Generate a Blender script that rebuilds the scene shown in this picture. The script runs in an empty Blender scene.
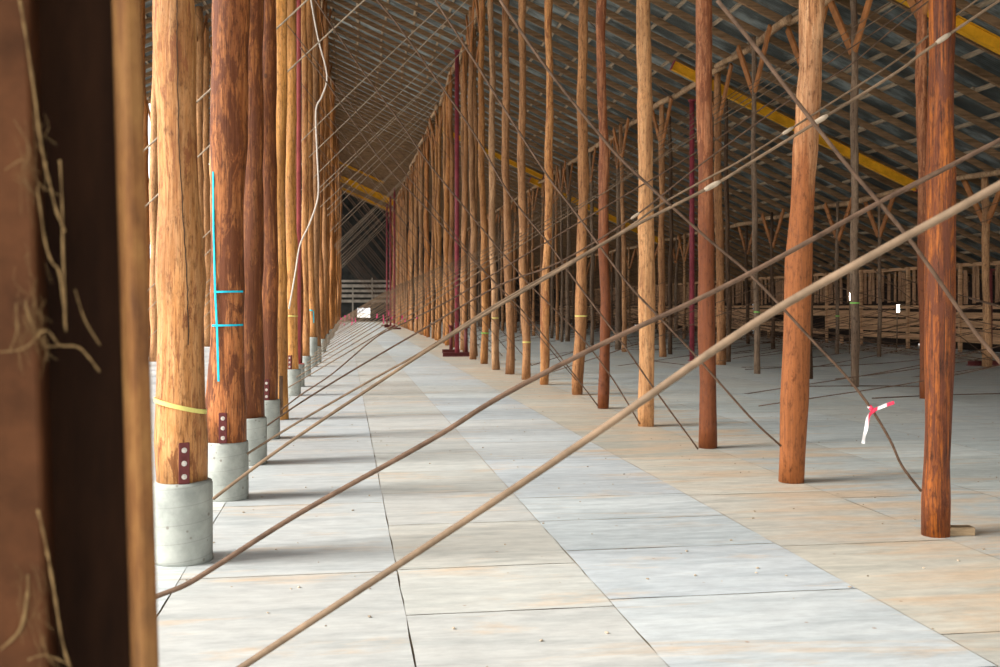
import bpy, bmesh, math, random
from mathutils import Vector, Matrix, Quaternion
R = random.Random(7)
C = bpy.context.scene.collection
PI = math.pi
# ---------------------------------------------------------------- camera model
F = 1050.0; CX = 500.0; HY = 306.0; EYE = 1.6
TH = math.atan(150.0/F); CT, ST = math.cos(TH), math.sin(TH)
Y0, BAY = 6.65, 2.24                       # first visible bay, bay length
XL2, XL, XA, XB, XC, XW = -5.6, -1.0, 3.92, 9.76, 16.3, 21.0
RIDGE = -3.3; M = 0.45
FAR = 104.5
def at_depth(px, py, z):
    xc = (px-CX)*z/F
    return Vector((xc*CT+z*ST, z*CT-xc*ST, EYE-(py-HY)*z/F))
def in_bay(px, py, Y):
    t = (px-CX)/F
    X = Y*(ST+t*CT)/(CT-t*ST)
    z = X*ST+Y*CT
    return Vector((X, Y, EYE-(py-HY)*z/F))
def roof_z(x):
    return 12.48-M*x if x > RIDGE else 12.48-M*RIDGE-M*(RIDGE-x)
# ---------------------------------------------------------------- materials
def nodes(name):
    m = bpy.data.materials.new(name); m.use_nodes = True
    nt = m.node_tree; b = nt.nodes['Principled BSDF']
    return m, nt, b
def N(nt, t, **k):
    n = nt.nodes.new(t)
    for a, v in k.items():
        if a.startswith('i_'):
            n.inputs[a[2:].replace('_', ' ')].default_value = v
        else: setattr(n, a, v)
    return n
def L(nt, a, b): nt.links.new(a, b)
def ramp(nt, fac, stops):
    r = nt.nodes.new('ShaderNodeValToRGB'); e = r.color_ramp.elements
    while len(e) < len(stops): e.new(0.5)
    for q, (p, c) in zip(e, stops):
        q.position = p; q.color = (*c, 1) if len(c) == 3 else c
    L(nt, fac, r.inputs[0]); return r.outputs[0]
def mix(nt, f, a, b, mode='MIX'):
    m = nt.nodes.new('ShaderNodeMix'); m.data_type = 'RGBA'; m.blend_type = mode
    for s, v in ((m.inputs[0], f), (m.inputs[6], a), (m.inputs[7], b)):
        if isinstance(v, (int, float)): s.default_value = v
        elif isinstance(v, tuple): s.default_value = (*v, 1)
        else: L(nt, v, s)
    return m.outputs[2]
def coords(nt, scale, rnd=True, rot=(0,0,0)):
    tc = N(nt, 'ShaderNodeTexCoord'); mp = N(nt, 'ShaderNodeMapping')
    mp.inputs['Scale'].default_value = scale; mp.inputs['Rotation'].default_value = rot
    L(nt, tc.outputs['Object'], mp.inputs[0])
    if rnd:
        oi = N(nt, 'ShaderNodeObjectInfo'); cb = N(nt, 'ShaderNodeCombineXYZ')
        mu = N(nt, 'ShaderNodeMath', operation='MULTIPLY'); mu.inputs[1].default_value = 37.0
        L(nt, oi.outputs['Random'], mu.inputs[0])
        for i in range(3): L(nt, mu.outputs[0], cb.inputs[i])
        L(nt, cb.outputs[0], mp.inputs['Location'])
    return mp.outputs[0]
def noise(nt, vec, scale, detail=4, rough=0.6, dist=0.0):
    n = N(nt, 'ShaderNodeTexNoise'); n.inputs['Scale'].default_value = scale
    n.inputs['Detail'].default_value = detail; n.inputs['Roughness'].default_value = rough
    n.inputs['Distortion'].default_value = dist
    L(nt, vec, n.inputs['Vector']); return n.outputs[0]
def bump(nt, b, h, s, d=0.01):
    bn = N(nt, 'ShaderNodeBump'); bn.inputs['Strength'].default_value = s; bn.inputs['Distance'].default_value = d
    L(nt, h, bn.inputs['Height']); L(nt, bn.outputs[0], b.inputs['Normal'])
def wood(name, light, mid, dark, patch=None, amount=0.5, rough=0.6, spread=0.0, low=None):
    """peeled pole: streaks along z, darker bark patches; low = (height, colour) stained foot"""
    m, nt, b = nodes(name)
    v = coords(nt, (9, 9, 0.5)); n1 = noise(nt, v, 3.2, 9, 0.72, 0.35)
    col = ramp(nt, n1, [(0.27, dark), (0.45, mid), (0.66, light)])
    n0 = noise(nt, coords(nt, (2.5, 2.5, 0.45)), 1.7, 3, 0.5)      # slow drift of tone along and around the pole
    col = mix(nt, 1.0, col, ramp(nt, n0, [(0.32, (0.62,0.56,0.52)), (0.5, (0.95,0.93,0.9)), (0.68, (1.18,1.14,1.08))]), 'MULTIPLY')
    if low:
        tc = N(nt, 'ShaderNodeTexCoord'); sx = N(nt, 'ShaderNodeSeparateXYZ'); L(nt, tc.outputs['Object'], sx.inputs[0])
        mm = N(nt, 'ShaderNodeMapRange'); mm.inputs[1].default_value = low[0]; mm.inputs[2].default_value = low[0]*low[2]
        mm.inputs[3].default_value = 1; mm.inputs[4].default_value = 0
        ad = N(nt, 'ShaderNodeMath', operation='ADD'); n4 = noise(nt, coords(nt, (6,6,0.5)), 2, 4)
        mu = N(nt, 'ShaderNodeMath', operation='MULTIPLY_ADD'); L(nt, n4, mu.inputs[0]); mu.inputs[1].default_value = low[0]*0.9; mu.inputs[2].default_value = -low[0]*0.45
        L(nt, sx.outputs[2], ad.inputs[0]); L(nt, mu.outputs[0], ad.inputs[1]); L(nt, ad.outputs[0], mm.inputs[0])
        st = mix(nt, n1, tuple(c*0.55 for c in low[1]), tuple(min(1, c*1.5) for c in low[1]))
        col = mix(nt, mm.outputs[0], col, st)
    v3 = coords(nt, (34, 34, 1.3)); n3 = noise(nt, v3, 2.0, 5, 0.7)
    col = mix(nt, ramp(nt, n3, [(0.37, (0.85,0.85,0.85)), (0.46, (0,0,0))]), col, dark)
    v4 = coords(nt, (12, 12, 4.5)); n4 = noise(nt, v4, 2.4, 7, 0.75)
    col = mix(nt, 1.0, col, ramp(nt, n4, [(0.34, (0.45,0.40,0.36)), (0.48, (0.98,0.98,0.98)), (0.7, (1.15,1.12,1.08))]), 'MULTIPLY')
    if patch:
        v2 = coords(nt, (4.6, 4.6, 1.1)); n2 = noise(nt, v2, 2.0, 10, 0.74, 0.6)
        c0 = 0.70-amount*0.40
        col = mix(nt, ramp(nt, n2, [(c0, (0,0,0)), (c0+0.03, (0.85,0.85,0.85))]), col, patch)
    kn = N(nt, 'ShaderNodeTexVoronoi'); kn.inputs['Scale'].default_value = 2.3
    L(nt, coords(nt, (1.3, 1.3, 0.85)), kn.inputs['Vector'])
    col = mix(nt, ramp(nt, kn.outputs['Distance'], [(0.045, (0.8,0.8,0.8)), (0.085, (0,0,0))]), col, dark)
    if spread:
        oi = N(nt, 'ShaderNodeObjectInfo')
        tint = ramp(nt, oi.outputs['Random'], [(0, (1,1,1)), (0.25, (0.72,0.62,0.55)), (0.5, (1.12,1.0,0.86)), (0.72, (0.85,0.68,0.54)), (1, (0.95,0.95,0.98))])
        col = mix(nt, spread, col, mix(nt, 1.0, col, tint, 'MULTIPLY'))
    L(nt, col, b.inputs['Base Color']); b.inputs['Roughness'].default_value = rough
    b.inputs['Specular IOR Level'].default_value = 0.2
    bump(nt, b, n1, 0.8, 0.02)
    return m
def plain(name, col, rough=0.6, var=0.25, scale=8, metal=0.0, stretch=(1,1,1)):
    m, nt, b = nodes(name)
    n1 = noise(nt, coords(nt, stretch), scale, 5, 0.65)
    d = tuple(c*(1-var) for c in col); l = tuple(min(1, c*(1+var)) for c in col)
    L(nt, ramp(nt, n1, [(0.3, d), (0.7, l)]), b.inputs['Base Color'])
    b.inputs['Roughness'].default_value = rough; b.inputs['Metallic'].default_value = metal
    b.inputs['Specular IOR Level'].default_value = 0.5 if metal else 0.15
    return m
MT = {}
MT['far'] = wood('timber_tan', (0.56,0.35,0.19), (0.42,0.235,0.115), (0.15,0.07,0.03), (0.17,0.075,0.03), 0.22, 0.65, 1.0)
MT['farL'] = wood('timber_orange', (0.56,0.29,0.11), (0.44,0.20,0.065), (0.15,0.06,0.02), (0.17,0.06,0.02), 0.30, 0.6, 0.9)
MT['grey'] = wood('timber_grey', (0.26,0.19,0.13), (0.18,0.12,0.08), (0.07,0.045,0.03), (0.20,0.08,0.03), 0.12, 0.7)
MT['dark'] = wood('timber_dark', (0.12,0.07,0.04), (0.08,0.045,0.025), (0.03,0.02,0.012), None, 0.5, 0.7)
MT['honey'] = wood('timber_honey', (0.66,0.36,0.16), (0.50,0.225,0.075), (0.25,0.09,0.025), (0.24,0.08,0.028), 0.38, 0.5)
MT['redbrown'] = wood('timber_redbrown', (0.50,0.20,0.07), (0.30,0.10,0.03), (0.07,0.022,0.01), (0.13,0.038,0.014), 0.50, 0.5)
MT['bark'] = wood('timber_bark', (0.40,0.16,0.05), (0.20,0.065,0.022), (0.06,0.022,0.01), (0.13,0.04,0.015), 0.55, 0.5)
MT['orange'] = wood('timber_bright', (0.62,0.32,0.13), (0.58,0.27,0.07), (0.30,0.12,0.03), None, 0.2, 0.5)
MT['a1'] = wood('timber_burnt', (0.50,0.15,0.022), (0.155,0.042,0.013), (0.035,0.014,0.008), (0.12,0.034,0.014), 0.45, 0.42)
MT['a2'] = wood('timber_salmon', (0.74,0.45,0.25), (0.52,0.25,0.11), (0.20,0.07,0.025), (0.22,0.07,0.022), 0.16, 0.55, 0, (2.7, (0.30,0.10,0.03), 1.3))
MT['a3'] = wood('timber_split', (0.52,0.24,0.12), (0.32,0.115,0.045), (0.14,0.045,0.02), (0.17,0.05,0.018), 0.42, 0.5, 0, (2.6, (0.17,0.05,0.015), 1.4))
MT['a4'] = wood('timber_peeled', (0.64,0.37,0.18), (0.52,0.26,0.11), (0.27,0.12,0.05), None, 0.2, 0.55)
MT['batten'] = plain('batten', (0.34,0.26,0.18), 0.75, 0.3, 5, 0, (4,1,4))
MT['rafter'] = plain('rafter', (0.22,0.132,0.07), 0.75, 0.45, 3, 0, (0.6,6,6))
MT['brace'] = plain('brace', (0.30,0.12,0.04), 0.65, 0.4, 3, 0, (6,1,1))
MT['plate'] = wood('log_plate', (0.50,0.35,0.22), (0.38,0.24,0.13), (0.15,0.08,0.045), None, 0.1, 0.65)
MT['yellow'] = plain('yellow_paint', (0.62,0.30,0.015), 0.45, 0.25, 3)
MT['purple'] = plain('purple_paint', (0.24,0.042,0.055), 0.45, 0.3, 4)
MT['red'] = plain('red_paint', (0.32,0.065,0.06), 0.45, 0.3, 4)
MT['maroon'] = plain('maroon_steel', (0.13,0.032,0.03), 0.5, 0.25, 20)
MT['bolt'] = plain('bolt_zinc', (0.55,0.50,0.44), 0.4, 0.2, 30, 0.6)
MT['rod'] = plain('rusty_rod', (0.12,0.072,0.046), 0.7, 0.4, 14, 0.0)
MT['rod_mid'] = plain('weathered_rod', (0.18,0.12,0.075), 0.7, 0.45, 7)
MT['rod_pale'] = plain('dusty_rod', (0.42,0.33,0.24), 0.75, 0.3, 14)
MT['rope'] = plain('pale_rope', (0.66,0.58,0.50), 0.8, 0.2, 40)
MT['cyan'] = plain('cyan_paint', (0.015,0.48,0.62), 0.5, 0.15, 30)
MT['ytape'] = plain('yellow_tape', (0.74,0.66,0.20), 0.45, 0.12, 20)
MT['gtape'] = plain('green_tape', (0.25,0.62,0.12), 0.45, 0.12, 20)
MT['pink'] = plain('pink_tape', (0.90,0.06,0.26), 0.5, 0.1, 20)
MT['web'] = plain('cobweb', (0.24,0.15,0.065), 0.9, 0.3, 40)
MT['block'] = plain('offcut', (0.34,0.24,0.14), 0.7, 0.3, 8, 0, (1,6,6))
def m_tape():
    m, nt, b = nodes('red_white_tape')
    w = N(nt, 'ShaderNodeTexWave'); w.inputs['Scale'].default_value = 2.6; w.bands_direction = 'X'; w.inputs['Distortion'].default_value = 1.5
    tc = N(nt, 'ShaderNodeTexCoord'); L(nt, tc.outputs['Object'], w.inputs[0])
    L(nt, ramp(nt, w.outputs[1], [(0.42, (0.85,0.04,0.10)), (0.52, (0.9,0.86,0.84))]), b.inputs['Base Color']); return m
MT['tape'] = m_tape()
def m_footing():
    m, nt, b = nodes('cast_concrete')
    n1 = noise(nt, coords(nt, (1,1,1)), 5, 6, 0.65)
    col = ramp(nt, n1, [(0.3, (0.25,0.265,0.235)), (0.7, (0.44,0.45,0.40))])
    # spiral seam of the cardboard form: height + angle
    tc = N(nt, 'ShaderNodeTexCoord'); s = N(nt, 'ShaderNodeSeparateXYZ'); L(nt, tc.outputs['Object'], s.inputs[0])
    at = N(nt, 'ShaderNodeMath', operation='ARCTAN2'); L(nt, s.outputs[1], at.inputs[0]); L(nt, s.outputs[0], at.inputs[1])
    ma = N(nt, 'ShaderNodeMath', operation='MULTIPLY_ADD'); L(nt, at.outputs[0], ma.inputs[0]); ma.inputs[1].default_value = -0.018
    L(nt, s.outputs[2], ma.inputs[2])
    fr = N(nt, 'ShaderNodeMath', operation='MODULO'); ad = N(nt, 'ShaderNodeMath', operation='ADD'); ad.inputs[1].default_value = 3.0
    L(nt, ma.outputs[0], ad.inputs[0]); L(nt, ad.outputs[0], fr.inputs[0]); fr.inputs[1].default_value = 0.113
    seam = ramp(nt, fr.outputs[0], [(0.0, (1,1,1)), (0.006, (0,0,0))])
    col = mix(nt, mix(nt, 0.5, (0,0,0), seam), col, (0.17,0.17,0.15))
    v = N(nt, 'ShaderNodeTexVoronoi'); v.inputs['Scale'].default_value = 13; L(nt, coords(nt, (1,1,1)), v.inputs['Vector'])
    col = mix(nt, ramp(nt, v.outputs['Distance'], [(0.10, (0.9,0.9,0.9)), (0.16, (0,0,0))]), col, (0.20,0.18,0.15))
    L(nt, col, b.inputs['Base Color']); b.inputs['Roughness'].default_value = 0.8; bump(nt, b, n1, 0.3, 0.01); return m
MT['footing'] = m_footing()
def m_floor():
    m, nt, b = nodes('slab_concrete')
    at = N(nt, 'ShaderNodeAttribute'); at.attribute_name = 'tint'
    base = at.outputs['Color']
    st = noise(nt, coords(nt, (0.5,3.4,1), False), 1.6, 8, 0.7, 0.5)
    col = mix(nt, 1.0, base, ramp(nt, st, [(0.32, (0.76,0.785,0.79)), (0.5, (0.98,0.98,0.975)), (0.7, (1.10,1.09,1.07))]), 'MULTIPLY')
    # brown water stains, stronger towards the right hand bays
    tc = N(nt, 'ShaderNodeTexCoord'); s = N(nt, 'ShaderNodeSeparateXYZ'); L(nt, tc.outputs['Object'], s.inputs[0])
    mr = N(nt, 'ShaderNodeMapRange'); mr.inputs[1].default_value = 2.2; mr.inputs[2].default_value = 3.6; mr.inputs[3].default_value = -0.05; mr.inputs[4].default_value = 0.075
    L(nt, s.outputs[0], mr.inputs[0])
    m2 = N(nt, 'ShaderNodeMapRange'); m2.inputs[1].default_value = 4.2; m2.inputs[2].default_value = 6.5; m2.inputs[3].default_value = 0.0; m2.inputs[4].default_value = -0.15
    L(nt, s.outputs[0], m2.inputs[0]); a2 = N(nt, 'ShaderNodeMath', operation='ADD'); L(nt, mr.outputs[0], a2.inputs[0]); L(nt, m2.outputs[0], a2.inputs[1])
    n2 = noise(nt, coords(nt, (0.4,1.9,1), False), 1.3, 9, 0.72, 0.5)
    ad = N(nt, 'ShaderNodeMath', operation='ADD'); L(nt, n2, ad.inputs[0]); L(nt, a2.outputs[0], ad.inputs[1])
    col = mix(nt, ramp(nt, ad.outputs[0], [(0.50, (0,0,0)), (0.64, (0.9,0.9,0.9))]), col, (0.60,0.46,0.32))
    n4 = noise(nt, coords(nt, (0.8,2.2,1), False), 6, 8, 0.7)
    col = mix(nt, 0.55, col, mix(nt, 1.0, col, ramp(nt, n4, [(0.3, (0.62,0.62,0.63)), (0.62, (1.1,1.1,1.1))]), 'MULTIPLY'))
    v = N(nt, 'ShaderNodeTexVoronoi'); v.inputs['Scale'].default_value = 3.5; L(nt, coords(nt, (1,1,1), False), v.inputs['Vector'])
    col = mix(nt, ramp(nt, v.outputs['Distance'], [(0.03, (0.7,0.7,0.7)), (0.05, (0,0,0))]), col, (0.30,0.17,0.09))
    L(nt, col, b.inputs['Base Color']); b.inputs['Roughness'].default_value = 0.5
    bump(nt, b, n4, 0.12, 0.01); return m
MT['floor'] = m_floor()
MT['joint'] = plain('joint_dirt', (0.42,0.34,0.25), 0.9, 0.55, 2.2)
MT['ground'] = plain('pale_gravel', (0.55,0.52,0.47), 0.9, 0.15, 3)
def m_sheet():
    m, nt, b = nodes('corrugated_iron')
    n1 = noise(nt, coords(nt, (0.5,1.2,0.5), False), 1.3, 5, 0.65)
    col = ramp(nt, n1, [(0.30, (0.035,0.036,0.032)), (0.49, (0.085,0.098,0.094)), (0.66, (0.30,0.34,0.335))])
    n2 = noise(nt, coords(nt, (1,3,1), False), 0.8, 5, 0.7)
    col = mix(nt, ramp(nt, n2, [(0.56, (0,0,0)), (0.68, (0.7,0.7,0.7))]), col, (0.12,0.075,0.045))
    L(nt, col, b.inputs['Base Color']); b.inputs['Roughness'].default_value = 0.5; b.inputs['Metallic'].default_value = 0.25; return m
MT['sheet'] = m_sheet()
def m_rust():
    m, nt, b = nodes('rusty_steel')
    n1 = noise(nt, coords(nt, (1,1,0.35), False), 22, 6, 0.7); n2 = noise(nt, coords(nt, (1,1,0.5), False), 6, 4, 0.6)
    col = ramp(nt, n1, [(0.3, (0.08,0.03,0.012)), (0.5, (0.20,0.085,0.026)), (0.7, (0.32,0.16,0.05))])
    col = mix(nt, ramp(nt, n2, [(0.5, (0,0,0)), (0.75, (0.6,0.6,0.6))]), col, (0.26,0.14,0.05))
    L(nt, col, b.inputs['Base Color']); b.inputs['Roughness'].default_value = 0.75; b.inputs['Specular IOR Level'].default_value = 0.2; bump(nt, b, n1, 0.4, 0.004); return m
MT['rust'] = m_rust()
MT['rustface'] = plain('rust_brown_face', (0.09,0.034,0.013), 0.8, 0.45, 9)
MT['rustshade'] = plain('rust_shaded_web', (0.03,0.012,0.005), 0.85, 0.5, 12, 0, (1,1,0.2))  # shade of the column's recess painted into the web colour
MT['paling'] = wood('paling_brown', (0.48,0.29,0.17), (0.30,0.17,0.09), (0.10,0.05,0.025), None, 0.2, 0.75)
MT['board'] = plain('wall_board', (0.44,0.255,0.135), 0.75, 0.45, 2, 0, (1,0.4,8))
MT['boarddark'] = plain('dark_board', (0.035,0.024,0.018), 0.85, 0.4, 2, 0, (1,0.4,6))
MT['endsheet'] = plain('end_wall_sheet', (0.022,0.022,0.02), 0.7, 0.5, 1.5)
MT['endslat'] = plain('end_wall_slat', (0.27,0.24,0.20), 0.7, 0.3, 2)
def m_lamp():
    m, nt, b = nodes('lamp_glow'); b.inputs['Emission Color'].default_value = (1,0.97,0.92,1); b.inputs['Emission Strength'].default_value = 22; return m
MT['lamp'] = m_lamp()
# ---------------------------------------------------------------- mesh helpers
def ob(name, bm, mat, parent=None, loc=None, smooth=True, mats=None):
    me = bpy.data.meshes.new(name); bm.to_mesh(me); bm.free()
    for m in (mats or [mat]): me.materials.append(m)
    if smooth:
        for p in me.polygons: p.use_smooth = True
    o = bpy.data.objects.new(name, me); C.objects.link(o)
    if loc is not None: o.location = loc
    if parent: o.parent = parent
    return o
def tag(o, label, cat, group=None, kind=None):
    o['label'] = label; o['category'] = cat
    if group: o['group'] = group
    if kind: o['kind'] = kind
    return o
def struct(o, label=None, cat=None):
    o['kind'] = 'structure'
    if label: o['label'] = label
    if cat: o['category'] = cat
    return o
def box(bm, a, b, mi=0):
    x0,y0,z0 = a; x1,y1,z1 = b
    v = [bm.verts.new(p) for p in ((x0,y0,z0),(x1,y0,z0),(x1,y1,z0),(x0,y1,z0),(x0,y0,z1),(x1,y0,z1),(x1,y1,z1),(x0,y1,z1))]
    for f in ((3,2,1,0),(4,5,6,7),(0,1,5,4),(1,2,6,5),(2,3,7,6),(3,0,4,7)):
        q = bm.faces.new([v[i] for i in f]); q.material_index = mi
def beam(bm, p, q, w, h, up=Vector((0,0,1))):
    """bar of section w (sideways) x h (up) from p to q"""
    p, q = Vector(p), Vector(q); d = (q-p).normalized(); s = d.cross(up).normalized(); u = s.cross(d)
    vs = []
    for c in (p, q):
        for a, b_ in ((-1,-1),(1,-1),(1,1),(-1,1)): vs.append(bm.verts.new(c+s*a*w/2+u*b_*h/2))
    for f in ((3,2,1,0),(4,5,6,7),(0,1,5,4),(1,2,6,5),(2,3,7,6),(3,0,4,7)): bm.faces.new([vs[i] for i in f])
def tube(bm, pts, rad, sides=8, jitter=0.0, rng=None, caps=True, flat=None):
    pts = [Vector(p) for p in pts]; n = len(pts); rings = []
    d0 = (pts[1]-pts[0]).normalized(); u = d0.orthogonal().normalized()
    ph = (rng.random()*6, rng.random()*6) if rng else (0, 0)
    for i, p in enumerate(pts):
        d = (pts[min(i+1, n-1)]-pts[max(i-1, 0)]).normalized()
        u = (u-d*u.dot(d)).normalized(); w = d.cross(u)
        r = rad[i] if isinstance(rad, (list, tuple)) else rad; ring = []
        for k in range(sides):
            a = 2*PI*k/sides; rr = r
            if jitter and rng: rr *= 1+jitter*(0.5*math.sin(2*a+ph[0]+i*0.4)+0.35*math.sin(3*a+ph[1]-i*0.23))+rng.uniform(-0.3, 0.3)*jitter
            ring.append(bm.verts.new(p+u*math.cos(a)*rr+w*math.sin(a)*rr))
        rings.append(ring)
    for a, b_ in zip(rings, rings[1:]):
        for k in range(sides): bm.faces.new((a[k], a[(k+1) % sides], b_[(k+1) % sides], b_[k]))
    if caps: bm.faces.new(list(reversed(rings[0]))); bm.faces.new(rings[-1])
def smooth_path(pts, n=4):
    """Catmull-Rom through the points"""
    P = [Vector(p) for p in pts]; out = []
    for i in range(len(P)-1):
        a = P[max(i-1,0)]; b_ = P[i]; c = P[i+1]; d = P[min(i+2,len(P)-1)]
        for k in range(n):
            t = k/n
            out.append(0.5*((2*b_)+(c-a)*t+(2*a-5*b_+4*c-d)*t*t+(3*b_-a-3*c+d)*t**3))
    out.append(P[-1]); return out
def lathe(bm, prof, sides=32, wob=0.0, rng=None):
    rings = []
    for r, z in prof:
        rings.append([bm.verts.new((r*math.cos(2*PI*k/sides)*(1+(rng.uniform(-wob,wob) if rng else 0)), r*math.sin(2*PI*k/sides)*(1+(rng.uniform(-wob,wob) if rng else 0)), z)) for k in range(sides)])
    for a, b_ in zip(rings, rings[1:]):
        for k in range(sides): bm.faces.new((a[k], a[(k+1) % sides], b_[(k+1) % sides], b_[k]))
    bm.faces.new(list(reversed(rings[0]))); bm.faces.new(rings[-1])
def copy_tree(o, loc, rz=0, tilt=(0,0), parent=None):
    c = o.copy(); C.objects.link(c); c.parent = parent
    if parent is None:
        c.location = loc; c.rotation_euler = (tilt[0], tilt[1], rz)
    for ch in list(o.children): copy_tree(ch, None, parent=c)
    return c
# ---------------------------------------------------------------- poles
def shaft_bm(lean, h, r0, r1, seed, sides=18, step=0.3, wave=0.02, knots=6):
    rng = random.Random(seed); bm = bmesh.new(); n = max(8, int(h/step)); pts = []; rad = []
    a, b_, c, d = [rng.uniform(0, 6.28) for _ in range(4)]
    kz = [rng.uniform(0.1, 0.9)*h for _ in range(knots)]
    for i in range(n+1):
        t = i/n; z = h*t
        pts.append((lean[0]*t+wave*(math.sin(z*0.8+a)-math.sin(a))+wave*0.55*(math.sin(z*2.3+c)-math.sin(c))+wave*0.22*(math.sin(z*5.1+b_)-math.sin(b_)),
                    lean[1]*t+wave*(math.sin(z*0.9+b_)-math.sin(b_)), z))
        r = r0+(r1-r0)*t; r *= 1+0.055*math.sin(z*1.9+d)+0.045*math.sin(z*5.3+a)+0.02*math.sin(z*11+c)
        r *= 1+0.06*math.exp(-z*2.5)
        for k in kz: r *= 1+0.09*math.exp(-((z-k)/0.10)**2)
        rad.append(r)
    tube(bm, pts, rad, sides, 0.09, rng); return bm
def bolt_plate(parent, ang, r, z0, hgt=0.24, w=0.065):
    """painted steel strap with three bolts on the pole's foot, facing direction ang"""
    d = Vector((math.cos(ang), math.sin(ang), 0)); s = Vector((-d.y, d.x, 0)); bm = bmesh.new()
    v = []
    for e in (r-0.02, r+0.02):
        for a, z in ((-w/2, z0), (w/2, z0), (w/2, z0+hgt), (-w/2, z0+hgt)): v.append(bm.verts.new(d*e+s*a+Vector((0,0,z))))
    for f in ((3,2,1,0),(4,5,6,7),(0,1,5,4),(1,2,6,5),(2,3,7,6),(3,0,4,7)): bm.faces.new([v[i] for i in f])
    bmesh.ops.bevel(bm, geom=bm.edges[:], offset=0.003, segments=1, affect='EDGES')
    pl = ob('steel_strap', bm, MT['maroon'], parent, smooth=False)
    for k in range(3):
        c = d*(r+0.018)+Vector((0,0,z0+hgt*(0.18+0.32*k))); bm = bmesh.new()
        tube(bm, [c, c+d*0.004], 0.017, 12); tube(bm, [c+d*0.004, c+d*0.012], 0.0125, 6); tube(bm, [c+d*0.012, c+d*0.022], 0.006, 8)
        ob('bolt', bm, MT['bolt'], pl, smooth=False)
def pole(name, px, py, ptop, diam, mat, label, h, seed, zbase=0.0, group=None, rtop=0.75, wave=0.022, brace=True, z=None, sides=22):
    """pole whose foot shows at pixel (px,py) and whose axis crosses y=0 of the frame at ptop"""
    zc = z if z else (EYE*F)/(py-HY)+diam/2
    p = at_depth(px, HY, zc); base = Vector((p.x, p.y, zbase))
    q = at_depth(ptop, 0, zc); k = (h-zbase)/(q.z-zbase)
    lean = ((q.x-p.x)*k, (q.y-p.y)*k)
    o = ob(name, shaft_bm(lean, h-zbase, diam/2, diam/2*rtop, seed, sides, 0.25, wave), MT[mat], None, base)
    tag(o, label, 'pole', group)
    if brace:
        e = bpy.data.objects
        rr = diam/2*rtop
        for s in (-1, 1):
            bm = bmesh.new(); hh = h-zbase
            t0 = (hh-1.3)/hh
            beam(bm, (lean[0]*t0, lean[1]*t0+s*rr*0.8, hh-1.3), (lean[0], lean[1]+s*(rr+0.95), hh), 0.17, 0.05, Vector((1,0,0)))
            ob('knee_brace', bm, MT['brace'], o, smooth=False)
    return o
HL, HA, HB, HC = 12.75, 10.55, 7.95, 5.0
# --- row right of the aisle, measured one by one
A = [(935,538,943,0.195,'a1','weathered deep red-brown pole, nearest on the right, with a timber offcut at its foot'),
     (791,484,810,0.235,'a2','stout pale salmon pole leaning right, red-brown foot, second from the right front'),
     (708,449,706,0.19,'a3','two-toned pole, pinkish-tan on the left and dark red-brown on the right'),
     (646,427,644,0.215,'a4','straight smooth orange-tan pole between the two-toned pole and the slimmer reddish ones'),
     (603,409,601,0.165,'a3','slim reddish-brown pole just left of the straight smooth orange-tan pole'),
     (577,395,583,0.20,'far','tan pole with yellow tape near its foot, leaning right, sixth in the right-hand row'),
     (544,385,549,0.175,'honey','knotty light honey pole with an orange foot, seventh in the right-hand row'),
     (526,380,522,0.185,'far','crooked tan pole with yellow tape low down, eighth in the right-hand row'),
     (510,374.5,505,0.20,'far','thick brown pole behind the crooked taped one, ninth in the right-hand row'),
     (496,370,491,0.18,'far','wavy pale tan pole, tenth in the right-hand row'),
     (484,364,480,0.20,'farL','reddish tan pole carrying green tape low on its side, eleventh in the right-hand row'),
     (473,359.5,470,0.20,'far','brown pole next right of the tall purple steel post')]
poles_a = []
for i, (px, py, pt, dm, mt, lb) in enumerate(A):
    poles_a.append(pole('timber_pole', px, py, pt, dm, mt, lb, HA, 100+i, wave=(0.007, 0.014, 0.010, 0.008)[i] if i < 4 else 0.024))
# --- row left of the aisle on cast footings
LR = [(181.5,567,175,0.275,'honey',0.50,'nearest left-aisle pole, honey timber with a yellow strap, on a concrete footing'),
      (225.5,502,231,0.30,'redbrown',0.475,'broad red-brown pole with cyan paint lines, second along the left of the aisle'),
      (250,466,248,0.27,'bark',0.47,'dark brown pole half hidden behind the cyan-painted pole'),
      (267,440,268,0.225,'bark',0.47,'fourth left-aisle pole, orange above with dark bark patches below'),
      (281,420,281,0.20,'orange',0.0,'bright orange-tan pole standing straight on the floor with no footing'),
      (293,396,290,0.20,'orange',0.47,'slim honey pole with a bolted strap just right of the footless pole'),
      (298,387,294,0.17,'bark',0.46,'dark thin pole tucked beside the red steel post'),
      (306,376.5,303,0.16,'honey',0.46,'slim tan pole just right of the red steel post'),
      (312.5,367,309,0.19,'farL',0.78,'tan pole on a tall footing with a cyan painted bracket mark')]
def footing(p, r, h, seed, label=None, group=None, sides=36):
    bm = bmesh.new(); lathe(bm, [(r*1.01,0.0),(r*1.0,0.02),(r,h*0.5),(r*0.995,h-0.02),(r*0.96,h),(r*0.5,h+0.004)], sides, 0.004, random.Random(seed))
    o = ob('concrete_footing', bm, MT['footing'], None, p)
    bpy.context.view_layer.objects.active = o
    return tag(o, label, 'footing', group)
FL = ['nearest round concrete footing, beside the rusty steel column','second round concrete footing, under the cyan-painted pole','third round concrete footing, half behind the second','fourth round concrete footing, below the dark bark-patched pole',None,
      'round concrete footing just right of the footless orange pole','narrow round footing under the dark thin pole','small footing beneath the slim tan pole right of the red post','tall slim footing under the pole with the cyan bracket mark']
poles_l = []
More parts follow.
